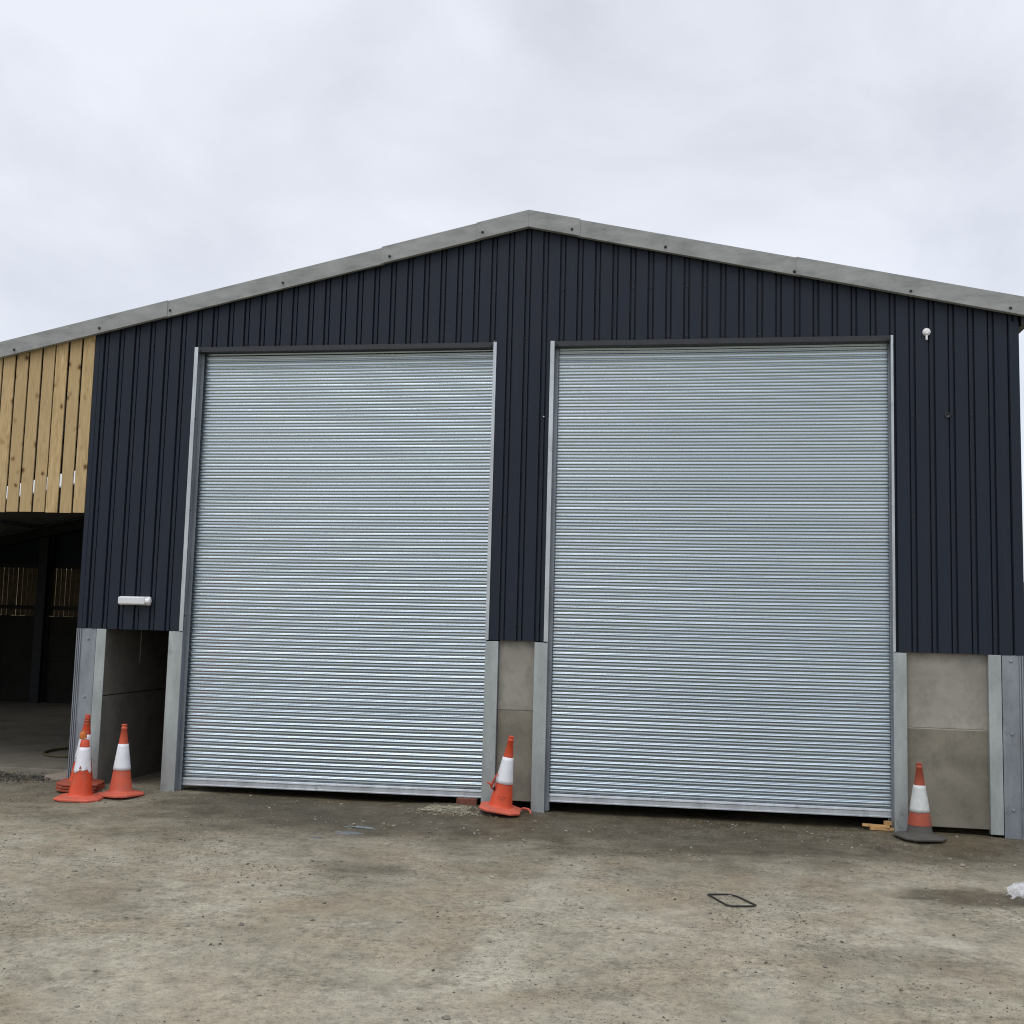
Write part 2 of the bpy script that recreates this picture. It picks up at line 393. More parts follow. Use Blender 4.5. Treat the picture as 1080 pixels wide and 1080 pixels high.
for x, z in ((-6.56, 5.01), (-5.49, 5.25), (-4.62, 5.44), (-3.27, 5.73), (-2.03, 6.0), (-.98, 6.24), (.01, 6.24), (1.02, 6.01), (2.36, 5.70), (3.52, 5.46), (4.48, 5.26)):
    m = MB(); screw(m, x, z, -.092, .013, .010); part(m, 'barge_screw', M_screw)

# steel columns
def column(x0, x1, ybk=.26, z1=5.6, mat=M_galv, web=None, name='steel_column', zb=-.2):
    m = MB(); w = web if web is not None else (x0+x1)/2
    m.box(x0, x1, .037, .049, zb, z1); m.box(w-.006, w+.006, .049, ybk-.012, zb, z1); m.box(x0, x1, ybk-.012, ybk, zb, z1)
    return part(m, name, mat, bevel=.003)
# door jamb posts: front face below the cladding sits at the crown line
def jamb(x0, x1, door_side, zc):
    m = MB(); z1 = 5.05
    m.box(x0, x1, .002, .012, -.2, zc-.006)                      # wide face below the cladding
    m.cur = 1
    if door_side > 0: m.box(x1-.010, x1, .0125, .20, -.2, z1); m.box(x0, x0+.008, .0125, .20, -.2, zc-.006)
    else: m.box(x0, x0+.010, .0125, .20, -.2, z1); m.box(x1-.008, x1, .0125, .20, -.2, zc-.006)
    xw = x1-.10 if door_side > 0 else x0+.10
    m.box(min(xw, x1 if door_side > 0 else x0)+.0, max(xw, x1 if door_side > 0 else x0)-.0, .201, .211, -.2, z1)
    return part(m, 'door_post', [M_galv, M_galv2], bevel=.003)
jamb(-4.455, L0, 1, 1.78); jamb(L1, -.695, -1, 1.775); jamb(-.305, R0, 1, 1.775); jamb(R1, 3.462, -1, 1.78)
# bright edge trims beside each opening, above the cladding foot
for xa, xb, zc in ((L0-.042, L0+.003, 1.78), (L1-.003, L1+.034, 1.78), (R0-.042, R0+.003, 1.78), (R1-.003, R1+.022, 1.78)):
    m = MB(); m.box(xa, xb, -.010, -.005, zc, 5.025); m.box(xa if xa > L1-.1 and xb in (L1+.034, R1+.022) else xb-.005, (xa+.005) if xb in (L1+.034, R1+.022) else xb, -.005, .002, zc, 5.025)
    part(m, 'edge_trim', M_trim, bevel=.0015)
# corner stanchions with bolts
def corner(x0, x1, z1, side):
    m = MB()
    m.box(x0, x1, .004, .016, -.2, z1)
    e = x0 if side < 0 else x1
    for d in (0, .022, .044):
        a = e + d if side < 0 else e - d
        m.box(a-.006, a+.006, -.010, .0035, -.2, z1)
    m.box(e-.005, e+.005, .017, .24, -.2, z1)
    m.box(x0, x1, .241, .251, -.2, z1)
    for z in (1.72 if side > 0 else 1.66, 1.01, .28):
        if z > z1-.02: z = z1-.06
        m.lathe([(.017, 0), (.017, .008), (.010, .014)], 6, Matrix.Translation(((x0+x1)/2-.02*side, .004, z)) @ Matrix.Rotation(R(90), 4, 'X'), False)
    part(m, 'corner_post', M_galv2, bevel=.002)
corner(XL, -5.34, 1.778, -1); corner(4.36, XR, 1.778, 1)
m = MB(); m.box(-5.333, -5.215, -.004, .008, -.2, 1.778); part(m, 'panel_retainer', M_galv, bevel=.002)
m = MB(); m.box(4.232, 4.352, -.004, .008, .04, 1.778); m.box(4.232, 4.240, .009, .06, .04, 1.778); part(m, 'panel_retainer', M_galv, bevel=.002)
# concrete wall panels
def panel(x0, x1, z0, z1, mat):
    m = MB(); m.box(x0, x1, .064, .20, z0, z1); part(m, 'concrete_panel', mat, bevel=.006)
panel(-.694, -.306, 1.048, 1.95, M_conc); panel(-.694, -.306, .105, 1.040, M_conc2)
panel(3.463, 4.36, 1.036, 1.95, M_conc); panel(3.463, 4.36, .075, 1.026, M_conc2)
M_mort = mat_plain('pale_mortar', (.42, .40, .35), .9)
m = MB(); m.box(-.694, -.306, .078, .18, 1.0405, 1.0475); part(m, 'panel_joint', M_mort)
m = MB(); m.box(3.463, 4.36, .070, .18, 1.0265, 1.0355); part(m, 'panel_joint', M_mort)

# roller shutters
def shutter(x0, x1, zL, zR):
    sl = [(0, -.0066), (.04, -.0052), (.10, .0008), (.18, .0092), (.22, .0105), (.265, .0090), (.36, .0026), (.44, -.0004), (.49, .0002), (.58, .0010), (.67, .0016), (.74, .0004), (.85, -.0050), (.93, -.0078)]
    m = MB(); pitch = .0703; zt = 5.12; nn = int((zt - min(zL, zR) - .085)/pitch)
    zl0 = (zL+zR)/2 + .085
    nn = int((zt - zl0)/pitch); zt = zl0 + nn*pitch
    Y = .130
    segs = 24
    cols = [x0 + .012 + (x1-x0-.024)*i/segs for i in range(segs+1)]
    cols = [cols[0], cols[0]+.002, cols[0]+.006] + cols[1:-1] + [cols[-1]-.006, cols[-1]-.002, cols[-1]]; segs = len(cols)-1
    prev = None
    for s_ in range(nn):
        k = rnd(.90, 1.10); tl = rnd(-.0010, .0010)
        for (f, d) in sl:
            z = zt - (s_+f)*pitch
            b = len(m.v)
            for x in cols:
                u = (x-x0)/(x1-x0)
                zz = z + (zL-zR)*(.5-u)*((zt-z)/(zt-zl0)) - .004*math.sin(math.pi*u) + .0015*noise.noise(Vector((x*1.3, s_*.6, x0)))
                wob = .0035*noise.noise(Vector((x*.8, z*.9, x0)))
                m.v.append((x, Y - d*k - tl*(f-.5) + wob, zz))
            if prev is not None:
                for i in range(segs):
                    m.smooth.add(len(m.f)); m.f.append((prev+i, b+i, b+i+1, prev+i+1)); m.mi.append(0)
            prev = b
    cur = m.build('roller_shutter', M_shut, shed, fix=False, solid=.0012); cur.location = shed_off
    cur['label'] = 'left silver roller shutter' if x0 < -1 else 'right silver roller shutter'
    def sub(mb, name, mat, **k): o = mb.build(name, mat, cur, **k); return o
    # bottom rail
    m = MB(); zz = (zL, zR)
    vs = []
    for x, zb in ((x0+.012, zL), (x1-.012, zR)):
        for (y, z) in ((Y-.020, 0), (Y-.020, .012), (Y-.010, .016), (Y-.008, .055), (Y-.016, .062), (Y-.012, .080), (Y, .088), (Y+.012, .08), (Y+.012, 0)):
            vs.append((x, y, zb+z))
    m.add(vs, [tuple(range(9)), tuple(range(17, 8, -1))] + [(i, i+9, (i+1) % 9+9, (i+1) % 9) for i in range(9)])
    sub(m, 'bottom_rail', M_trim, bevel=.0015)
    # guide channels
    for sgn, xe in ((1, x0), (-1, x1)):
        m = MB()
        def bx(a, b, *r): m.box(min(a, b), max(a, b), *r)
        if sgn > 0: bx(xe+sgn*.0005, xe+sgn*.038, .090, .095, .02, 5.02)
        else: bx(xe+sgn*.0005, xe+sgn*.014, .108, .112, .02, 5.02)
        bx(xe+sgn*.0005, xe+sgn*.038, .166, .171, .02, 5.02)
        bx(xe+sgn*.0005, xe+sgn*.005, .0955, .1655, .02, 5.02)
        sub(m, 'guide_channel', M_galv2)
    # head flashing
    m = MB(); m.box(x0+.004, x1-.004, -.014, -.005, 4.965, 5.02); m.box(x0+.004, x1-.004, -.0045, .108, 4.965, 4.971); m.box(x0+.004, x1-.004, .100, .108, 4.9715, 5.1)
    for xx in (x0+.03, x1-.03): m.lathe([(.013, 0), (.013, .008), (.008, .012)], 6, Matrix.Translation((xx, -.014, 4.985)) @ Matrix.Rotation(R(90), 4, 'X'), False)
    sub(m, 'head_flashing', M_dark, bevel=.001)
shutter(L0, L1, .075, .107); shutter(R0, R1, .107, .130)
m = MB(); m.box(L0-.2, L1+.2, .26, .75, 4.75, 5.5); m.box(R0-.2, R1+.2, .26, .75, 4.75, 5.5); part(m, 'shutter_drum_housing', M_dark)

# timber boarding of the open bay
def boards(x_from, n, pitch, w, y, z0, topf, name, tone_seed, th=.018, wood=None):
    m = MB(); tones = []
    for i in range(n):
        xb = x_from - i*pitch - rnd(0, .004); xa = xb - w + rnd(-.003, .003)
        t = rnd(0, 1); zb = z0 + rnd(-.006, .006)
        xm = (xa+xb)/2; dx = rnd(-.004, .004); yy = y + rnd(-.002, .004)
        m.add([(xa+dx, yy, zb), (xb+dx, yy, zb), (xb, yy, topf(xb)), (xa, yy, topf(xa)), (xa+dx, yy+th, zb), (xb+dx, yy+th, zb), (xb, yy+th, topf(xb)), (xa, yy+th, topf(xa))],
              [(0,1,2,3), (7,6,5,4), (0,4,5,1), (1,5,6,2), (2,6,7,3), (3,7,4,0)])
        tones += [t]*8
    o = part(m, name, wood or M_wood, bevel=.0025)
    a = o.data.attributes.new('tone', 'FLOAT', 'POINT')
    for i, t in enumerate(tones): a.data[i].value = t
    return o
boards(-5.582, 60, .1685, .145, -.004, 3.10, lambda x: roof(x)-.03, 'timber_boarding', 1)
m = MB()
for z in (3.13, 4.0): m.box(RX0, -5.58, .024, .08, z, z+.12)
part(m, 'cladding_rail', M_dark)
# open bay: rear wall, outer wall, frames
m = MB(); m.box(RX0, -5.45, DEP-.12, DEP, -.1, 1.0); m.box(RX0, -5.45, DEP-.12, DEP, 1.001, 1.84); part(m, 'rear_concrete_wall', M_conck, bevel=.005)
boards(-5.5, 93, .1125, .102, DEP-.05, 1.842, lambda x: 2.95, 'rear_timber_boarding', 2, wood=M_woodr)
m = MB(); m.box(RX0, -5.45, DEP-.1, DEP-.052, 1.98, 2.06); m.box(RX0, -5.45, DEP-.1, DEP-.052, 2.86, 2.953); part(m, 'cladding_rail', M_black)  # rails blackened: shade of the bay put into their colour
m = MB(); m.prism([(RX0, 2.955), (RX0, roof(RX0)-.08), (-5.45, roof(-5.45)-.08), (-5.45, 2.955)], 'y', DEP-.05, DEP); part(m, 'rear_wall', M_clad)
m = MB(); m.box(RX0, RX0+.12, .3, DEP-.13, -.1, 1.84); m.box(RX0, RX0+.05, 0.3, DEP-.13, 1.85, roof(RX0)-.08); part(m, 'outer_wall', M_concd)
def ibeam(mb, a, b, d=.25, w=.13):
    a, b = Vector(a), Vector(b); L = (b-a).length; q = (b-a).to_track_quat('X', 'Z').to_matrix().to_4x4(); Mx = Matrix.Translation(a) @ q
    mb.box(0, L, -w/2, w/2, -.012, 0, Mx); mb.box(0, L, -.005, .005, -d+.012, -.012, Mx); mb.box(0, L, -w/2, w/2, -d, -d+.012, Mx)
for y in (.32, 4.9, 9.75):
    m = MB(); ibeam(m, (RX0+.2, y, roof(RX0+.2)-.15), (-5.5, y, roof(-5.5)-.15), .2); part(m, 'rafter', M_black)  # bay rafters in black, interior dimness painted onto the steel
    m = MB(); ibeam(m, (-5.25, y, roof(-5.25)-.26), (AX, y, roof(AX)-.26)); ibeam(m, (AX, y, roof(AX)-.26), (XR-.3, y, roof(XR)-.26)); part(m, 'rafter', M_galv2)
for xx in (-12.25, -15.7):
    m = MB(); m.box(xx-.1, xx+.1, 9.60, 9.612, -.1, roof(xx)-.4); m.box(xx-.005, xx+.005, 9.612, 9.80, -.1, roof(xx)-.4); m.box(xx-.1, xx+.1, 9.80, 9.812, -.1, roof(xx)-.4)
    part(m, 'inner_column', M_dark)
m = MB()
for i in range(8):
    xx = RX0 + .8 + i*1.35; zz = roof(xx)-.08
    m.box(xx-.03, xx+.03, .1, rl[2]-.9 if rl[0] < xx < rl[1] else DEP-.1, zz-.065, zz)
part(m, 'purlin', M_galv2)

# ------------------------------------------------------------------ ground
def gz(x, y):
    h = .018*noise.noise(Vector((x*.5, y*.7, 2))) + .007*noise.noise(Vector((x*2.1, y*2.6, 5))) + .0035*noise.noise(Vector((x*7, y*8, 9)))
    h += .045*math.exp(-((x+1.0)/.65)**2 - ((y+.12)/.42)**2)
    h += .035*math.exp(-((x+5)/1.0)**2 - ((y-.1)/.4)**2)
    h += .030*math.exp(-((x-3.9)/.7)**2 - ((y+.10)/.25)**2)
    d = ((x+1.76)*.94 + (y+1.44)*-.2)/.33; e = ((x+1.76)*.2+(y+1.44))/.42
    h -= .022*math.exp(-(d*d+e*e))
    h -= .02*math.exp(-((x-3.5)/.6)**2 - ((y+2.5)/.35)**2)
    return h
def edge(v, a, b, s=.4): return max(0, min(1, (v-a)/s, (b-v)/s))
def wetf(x, y):
    n1 = noise.noise(Vector((x*1.1, y*1.6, 1))); n2 = noise.noise(Vector((x*3.3, y*5, 4)))
    w = 0
    w = max(w, 1.85*math.exp(-((y+.40)/(1.30 + .5*n1))**2)*(.80 + .45*n1 + .3*n2)*max(.35, min(1, (x+4.8)/1.4))*(1 if x < 3.2 else .8))
    for cx, cy, rx, ry, s in ((-1.55, -1.15, .8, .65, 1.0), (.3, -1.15, 1.0, .42, .85), (1.6, -.75, 1.3, .5, .7), (3.45, -2.5, .58, .34, 1.7), (4.2, -2.45, .6, .34, 1.4), (-3.4, -.8, .8, .3, .5), (-1.2, -2.9, .5, .22, .6), (4.3, -.35, .9, .4, .8), (-2.6, -4.3, .7, .4, .35), (2.7, -4.4, .7, .35, .4)):
        q = math.exp(-((x-cx)/rx)**2 - ((y-cy)/ry)**2) + .35*n1 + .22*n2
        w = max(w, s*max(0, min(1, (q-.25)*2.0)))
    return max(0, min(1, w))
def palef(x, y):
    p = 0
    if x < -5.2:
        p = max(edge(y + .10*noise.noise(Vector((x*2, y*3, 0))), -.75, .12, .22)*.8, edge(y, .6, 1.3, .15))
        p *= max(0, min(1, (-5.2-x)/.4))*(.65+.7*noise.noise(Vector((x*4, y*6, 3))))
    return max(0, min(1, p))
def lin(a, b, s):
    n = int(round((b-a)/s)); return [a+(b-a)*i/n for i in range(n+1)]
gx = [-500, -250, -120, -60, -35, -22, -16, -12, -10] + lin(-9, 7, .045) + [8, 9.5, 12, 16, 24, 40, 70, 140, 260, 500]
gy = [-300, -120, -60, -30, -18, -13, -10] + lin(-8, 1.6, .045) + [2.2, 3, 4.5, 7, 10, 14, 20, 27, 40, 80, 160, 320, 700]
def fade(x, y): return edge(x, -9, 7, 1.0)*edge(y, -8, 1.6, .6)
def trackf(x, y):
    t = 0
    for (a, b, c_, wd, s_) in ((.35, .10, .020, .16, 1), (1.95, .12, .020, .16, .8), (-3.4, -.05, -.03, .18, .55), (-1.6, -.05, -.03, .18, .55), (2.9, .35, .03, .15, .5)):
        xc = a + b*(y+3) + c_*(y+3)**2
        d = abs(x-xc)/wd
        if d < 1.6:
            q = max(0, 1-(d/1.3)**4)*(.65 + .55*noise.noise(Vector((x*1.4, y*.9, 7))) + .2*noise.noise(Vector((x*6, y*5, 2))))
            t = max(t, s_*q*min(1, max(0, (-.9-y)/.8)))
    n = noise.noise(Vector((x*.45+9, y*.9, 4))) + .3*noise.noise(Vector((x*2, y*4, 4)))
    t = max(t, .55*max(0, min(1, (n-.12)*2.5))*min(1, max(0, (-1.4-y)/1)))
    return max(0, min(1, t))
V = []; wet = []; pal = []; gra = []; trk = []
for y in gy:
    for x in gx:
        f = fade(x, y); V.append((x, y, gz(x, y)*f if f > 0 else 0))
        wet.append(wetf(x, y) if -10 < x < 8 and -9 < y < 3 else 0); pal.append(palef(x, y) if -12 < x < 0 and -2 < y < 2 else 0)
        trk.append(trackf(x, y) if -10 < x < 8 and -9 < y < 1 else 0)
        gra.append(1 if (y > 18 or abs(x) > 30 or y < -40) else 0)
nx = len(gx)
F = [(j*nx+i, j*nx+i+1, (j+1)*nx+i+1, (j+1)*nx+i) for j in range(len(gy)-1) for i in range(nx-1)]
me = bpy.data.meshes.new('ground'); me.from_pydata(V, [], F); me.materials.append(M_ground)
me.polygons.foreach_set('use_smooth', [True]*len(F))
for nm, arr in (('wet', wet), ('pale', pal), ('grass', gra), ('track', trk)):
    a = me.attributes.new(nm, 'FLOAT', 'POINT'); a.data.foreach_set('value', [float(q) for q in arr])
ground = bpy.data.objects.new('ground', me); C.objects.link(ground); tag(ground, kind='structure')

m = MB(); m.box(RX0+.13, -5.43, 1.0, DEP-.13, -.1, .035)
o = m.build('barn_floor', M_slab, bevel=.01); tag(o, kind='structure')
# earth bank behind the yard
m = MB(); xs_ = lin(-120, 120, 1.6); pr = [(-3.2, -.1), (-2.2, 1.1), (-1.2, 2.6), (-.2, 3.7), (1.2, 3.9), (3, 2.2), (5, -.1)]
for j, x in enumerate(xs_):
    for (dy, z) in pr:
        q = noise.noise(Vector((x*.15, dy*.4, 3))); q2 = noise.noise(Vector((x*.7, dy, 8)))
        m.v.append((x, 32 + dy + q*1.5, max(-.1, z*(1+.10*q+.05*q2))))
npf = len(pr)
for j in range(len(xs_)-1):
    for i in range(npf-1):
        m.smooth.add(len(m.f)); m.f.append((j*npf+i, (j+1)*npf+i, (j+1)*npf+i+1, j*npf+i+1)); m.mi.append(0)
o = m.build('earth_bank', M_bank, fix=False); tag(o, kind='structure')

# puddle
m = MB()
for cx, cy, hu, hw in ((-1.69, -1.18, .16, .085), (-1.85, -1.16, .10, .07), (-1.82, -1.48, .15, .08), (-1.96, -1.92, .05, .05)):
    zw = min(gz(cx+a, cy+b) for a in (-.1, 0, .1) for b in (-.05, 0, .05)) + .007
    pts = []
    for i in range(36):
        a = 2*math.pi*i/36; r = 1 + .5*noise.noise(Vector((math.cos(a)*1.8+cx*9, math.sin(a)*1.8, cy*7)))
        pts.append((cx + hu*math.cos(a)*r, cy + hw*math.sin(a)*r, zw))
    m.add([(cx, cy, zw)] + pts, [(0, 1+i, 1+(i+1) % 36) for i in range(36)])
o = m.build('puddle', M_water, fix=False); tag(o, kind='structure')

# loose stones
def inside_building(x, y): return y > .1 and x > -5.6
m = MB(); cnt = 0
while cnt < 9000:
    y = -7.4 + 7.8*(random.random()**.75); x = rnd(-7.5, 5.6)
    if inside_building(x, y): continue
    dn = noise.noise(Vector((x*.9, y*1.4, 11))) + .45*noise.noise(Vector((x*3, y*4, 2)))
    bonus = .2 if y > -.7 else 0
    if dn + bonus < rnd(-.35, .75): continue
    s = .0035/(random.random()**.42 + .13) if random.random() < .97 else rnd(.010, .020)
    m.blob((x, y, gz(x, y) + s*.25), s*rnd(.8, 1.4), s*rnd(.8, 1.4), s*rnd(.5, .8), rnd(0, 6)); cnt += 1
o = m.build('loose_gravel', M_stone, fix=False); tag(o, 'small loose stones scattered over the compacted yard', 'gravel', kind='stuff')
m = MB(); cnt = 0
while cnt < 17000:
    y = -7.2 + 7.3*(random.random()**.8); x = rnd(-7.5, 5.6)
    if inside_building(x, y): continue
    dn = noise.noise(Vector((x*.8+40, y*1.1, 21))) + .5*noise.noise(Vector((x*2.6, y*3, 12)))
    if dn < rnd(-.1, .55): continue
    q = .0028/(random.random()**.45 + .16); a = rnd(0, 6.3); e = [rnd(.6, 1.3)*q for _ in range(5)]
    z = gz(x, y)*1 + q*.15; ca, sa = math.cos(a), math.sin(a)
    m.add([(x+e[0]*ca, y+e[0]*sa, z), (x-e[1]*sa, y+e[1]*ca, z), (x-e[2]*ca, y-e[2]*sa, z), (x+e[3]*sa, y-e[3]*ca, z), (x+rnd(-.3, .3)*q, y+rnd(-.3, .3)*q, z+e[4]*.7), (x, y, z-q*.5)],
          [(0,1,4), (1,2,4), (2,3,4), (3,0,4), (1,0,5), (2,1,5), (3,2,5), (0,3,5)]); cnt += 1
o = m.build('earth_crumbs', M_crumb, fix=False); tag(o, 'dark crumbs of earth and grit lying in patches over the yard', 'grit', kind='stuff')
m = MB()
for i in range(1700):
    x = rnd(-7.8, -5.95); y = random.gauss(.42, .20)
    if x > -6.5 and random.random() < (x+6.5)*1.6: continue
    s = .007/(random.random()**.5+.22); m.blob((x, y, gz(x, y) + .004 + .035*math.exp(-((y-.42)/.2)**2)*random.random()), s*rnd(.8, 1.3), s, s*.7, rnd(0, 6))
o = m.build('rubble', M_stone2, fix=False); tag(o, 'dark band of broken rubble along the mouth of the open timber bay', 'rubble', kind='stuff')
m = MB()
for i in range(900):
    a = rnd(0, 6.3); r = abs(random.gauss(0, .62))
    x = -1.0 + .34*r*math.cos(a); y = -.33 + .17*r*math.sin(a)
    if -.9 < x < -.32 and y > -.42: x -= .45
    z = gz(x, y) + rnd(.0, .028)*max(0, 1-r); t = rnd(0, 3.14); L = rnd(.012, .045)
    d = Vector((math.cos(t), math.sin(t), rnd(-.3, .3)))*L
    m.tube([Vector((x, y, z))-d, Vector((x, y, z+rnd(0, .01))), Vector((x, y, z))+d], rnd(.0018, .004), 4)
for i in range(70):
    x = rnd(-1.3, -.75); y = rnd(-.45, -.12); s = rnd(.005, .014); m.blob((x, y, gz(x, y)+s*.4), s, s, s*.7, rnd(0, 6))
o = m.build('straw_litter', M_straw, fix=False); tag(o, 'pale scattered straw and chippings beside the tilted cone', 'straw', kind='stuff')

sb = MB(); sb.prism([(-6.12, .42), (-5.66, .36), (-5.62, .86), (-5.9, .92), (-6.09, .80)], 'z', 0, .045)
o = sb.build('paving_slab', mat_concrete('pinkish_broken_slab', (.40, .33, .27), 6), bevel=.006, at=(0, 0, gz(-5.9, .6)+.004)); tag(o, 'pale pinkish broken slab on the ground just left of the left corner post', 'paving slab')
# ------------------------------------------------------------------ traffic cones
def cone(name, label, loc, rot=(0,0,0), body=M_org, top=None, sleeve=M_sleeve, base=M_pink, lower=None, size=.44, broken=False, ragged=False, group='traffic cones by the doors', zs=(.275, .54), hs=1):
    root = empty(name, loc, rot); tag(root, label, 'traffic cone', group); root.scale = (1, 1, hs)
    z1, z2 = zs
    def rad(z): return .122 + (.026-.122)*(z-.03)/(.72-.03)
    # base: square with cut corners and raised sloping top
    def octo(h, c, z): return [(h-c, -h, z), (h, -h+c, z), (h, h-c, z), (h-c, h, z), (-h+c, h, z), (-h, h-c, z), (-h, -h+c, z), (-h+c, -h, z)]
    m = MB(); h = size/2; lv = []
    for hh, c, z in ((h-.004, .085, 0), (h, .085, .006), (h, .085, .020), (h-.008, .082, .027), (.165, .082, .036), (.135, .066, .045)):
        lv += octo(hh, c, z + 0)
    m.add(lv, [tuple(range(7, -1, -1)), tuple(range(40, 48))] + [(j*8+i, j*8+(i+1) % 8, (j+1)*8+(i+1) % 8, (j+1)*8+i) for j in range(5) for i in range(8)])
    for sx, sy in ((1, 1), (-1, 1), (1, -1), (-1, -1)):  # moulded feet
        m.box(sx*h*.62-.03, sx*h*.62+.03, sy*h*.62-.03, sy*h*.62+.03, -.006, .001)
    m.build('base', base, root, bevel=.003)
    # body
    m = MB(); pf = [(rad(.03)+.012, .040), (rad(.05)+.004, .052), (rad(.06), .065), (rad(z1)-.001, z1)]
    m.lathe(pf, 40)
    m.build('lower_cone', lower or body, root)
    if lower:
        m = MB(); zz = .135
        m.lathe([(rad(zz)+.004, zz-.004), (rad(zz)+.0035, zz+.004), (rad(z1)+.0015, z1)], 40)
        m.build('red_band', body, root)
    # sleeve
    m = MB(); n = 80 if ragged else 40; rows = 8; vs = []
    for j in range(rows+1):
        for i in range(n):
            a = 2*math.pi*i/n; z = z1 + (z2-z1)*j/rows
            if ragged and j == 0:
                q = noise.noise(Vector((math.cos(a)*1.7, math.sin(a)*1.7, 1.5))); q2 = noise.noise(Vector((math.cos(a)*7, math.sin(a)*7, 4)))
                z += max(0, .022 + .055*q + .020*q2)
            r = rad(z)+.0035
            vs.append((r*math.cos(a), r*math.sin(a), z))
    m.add(vs, [(j*n+i, j*n+(i+1) % n, (j+1)*n+(i+1) % n, (j+1)*n+i) for j in range(rows) for i in range(n)], True)
    m.build('reflective_sleeve', sleeve, root, solid=.0015)
    if ragged:
        m = MB(); m.lathe([(rad(z1), z1), (rad(z1+.1)+.0005, z1+.1)], 40, cap=False); m.build('worn_cone', body, root)
        m = MB(); M_ = Matrix.Translation((0, -rad(.335)-.002, .333)); m.add([M_ @ Vector(p) for p in ((-.014, -.004, -.010), (.014, -.004, -.010), (.0, -.003, .022), (-.014, 0, -.010), (.014, 0, -.010), (.0, 0.001, .022))], [(0,1,2), (5,4,3), (0,3,4,1), (1,4,5,2), (2,5,3,0)]); m.build('tear_mark', M_red, root)
    # top
    m = MB(); tp = top or body
    if not broken:
        m.lathe([(rad(z2), z2), (rad(.70), .700), (rad(.70)+.004, .703), (.030, .712), (.031, .722), (.024, .728), (.024, .738), (.030, .742), (.030, .752), (.022, .754), (.019, .735)], 28)
        m.build('tip', tp, root)
    else:
        m.lathe([(rad(z2), z2), (rad(.60), .612), (rad(.62)-.006, .617)], 28); m.build('tip', tp, root)
        m = MB(); Mx = Matrix.Translation((-.022, 0, .628)) @ Matrix.Rotation(R(-9), 4, 'Y')
        m.lathe([(.034, -.004), (.038, .01), (.036, .045), (.028, .066), (.014, .072)], 16, Mx)
        m.lathe([(.010, .06), (.009, .085), (.004, .09)], 8, Mx @ Matrix.Translation((.010, 0, 0)))
        m.build('broken_tip', M_amber, root, bevel=.002)
    return root
G = 'traffic cones by the doors'
cone('traffic_cone', 'orange cone with broken amber tip and ragged white sleeve, foremost of the left cluster', (-5.02, -.66, gz(-5.02, -.66)+.006), (R(0), R(1.5), R(14)), broken=True, ragged=True, size=.46)
cone('traffic_cone', 'intact orange cone with clean white sleeve in the dark gap left of the left shutter', (-4.715, -.38, gz(-4.72, -.38)+.006), (R(-1), R(-1), R(-14)), body=M_org2, zs=(.27, .545), size=.42)
# nested stack behind the front left cone
for i, lb in enumerate(('bottom cone of the nested stack against the left corner post', 'middle cone of the nested stack against the left corner post', 'top cone of the nested stack, red tip rising above the broken cone')):
    cone('traffic_cone', lb, (-5.27, -.24, gz(-5.28, -.25)+.006 + i*.030), (R(.5), R(2.6), R(4+5*i)), body=M_org if i == 2 else M_red, base=M_red, size=.44, group='nested cones behind the left cone')
cd = cone('traffic_cone', 'leaning orange cone with a torn flap, between the two roller shutters', (-.575, -.30, gz(-.58, -.30)+.034), (R(2), R(7.5), R(6)), size=.42, base=M_pink)
m = MB()
ctl = [(-.098, -.05, .20, .016), (-.122, -.058, .225, .020), (-.112, -.06, .27, .022), (-.098, -.055, .32, .018), (-.078, -.05, .37, .010)]
vs = []
for x, y, z, w in ctl: vs += [(x-w*.5, y-w*.6, z), (x+w*.5, y+w*.3, z)]
m.add(vs, [(2*i, 2*i+1, 2*i+3, 2*i+2) for i in range(4)], True)
vs = []
for x, y, z, w in ((-.118, -.06, .235, .012), (-.15, -.07, .262, .011), (-.172, -.07, .262, .006)): vs += [(x, y, z-w), (x, y, z+w)]
m.add(vs, [(2*i, 2*i+1, 2*i+3, 2*i+2) for i in range(2)], True)
m.build('torn_flap', M_org2, cd, solid=.006)
m = MB(); m.lathe([(.016, 0), (.016, .003)], 12, Matrix.Translation((-.088, -.060, .215)) @ Matrix.Rotation(R(-60), 4, 'Z') @ Matrix.Rotation(R(90), 4, 'X') @ Matrix.Scale(1.5, 4, (0, 1, 0))); m.build('tear_hole', M_screw, cd)
m = MB()
for zz, x0_, x1_ in ((.150, -.035, .045), (.128, -.030, .030), (.118, -.025, .038)):
    for i in range(7 if zz < .14 else 1):
        a0 = x0_ + (x1_-x0_)*i/7 if zz < .14 else x0_; a1 = a0 + .007 if zz < .14 else x1_
        am = (a0+a1)/2; rr = .122-.139*(zz-.03)
        yy = -math.sqrt(rr*rr - am*am) - .0015
        m.box(a0, a1, yy, yy+.006, zz-.002, zz+.002)
m.build('embossed_mark', M_red, cd)
# separate strip of torn plastic curling behind its base
m = MB(); m.tube([(-.40, -.10, .05), (-.35, -.115, .062), (-.31, -.13, .058), (-.285, -.15, .045), (-.278, -.165, .02)], [.012, .014, .014, .012, .009], 8)
o = m.build('plastic_scrap', M_pink); tag(o, 'curled pink orange plastic scrap on the ground right of the leaning cone', 'scrap')
cone('traffic_cone', 'faded red cone with dirty sleeve and muddy black base near the right concrete panels', (3.52, -.26, gz(3.52, -.26)+.006), (R(-.5), R(.5), R(18)), body=M_red, sleeve=M_sleeve2, base=M_base, lower=M_base, zs=(.262, .53), size=.42, hs=.94)

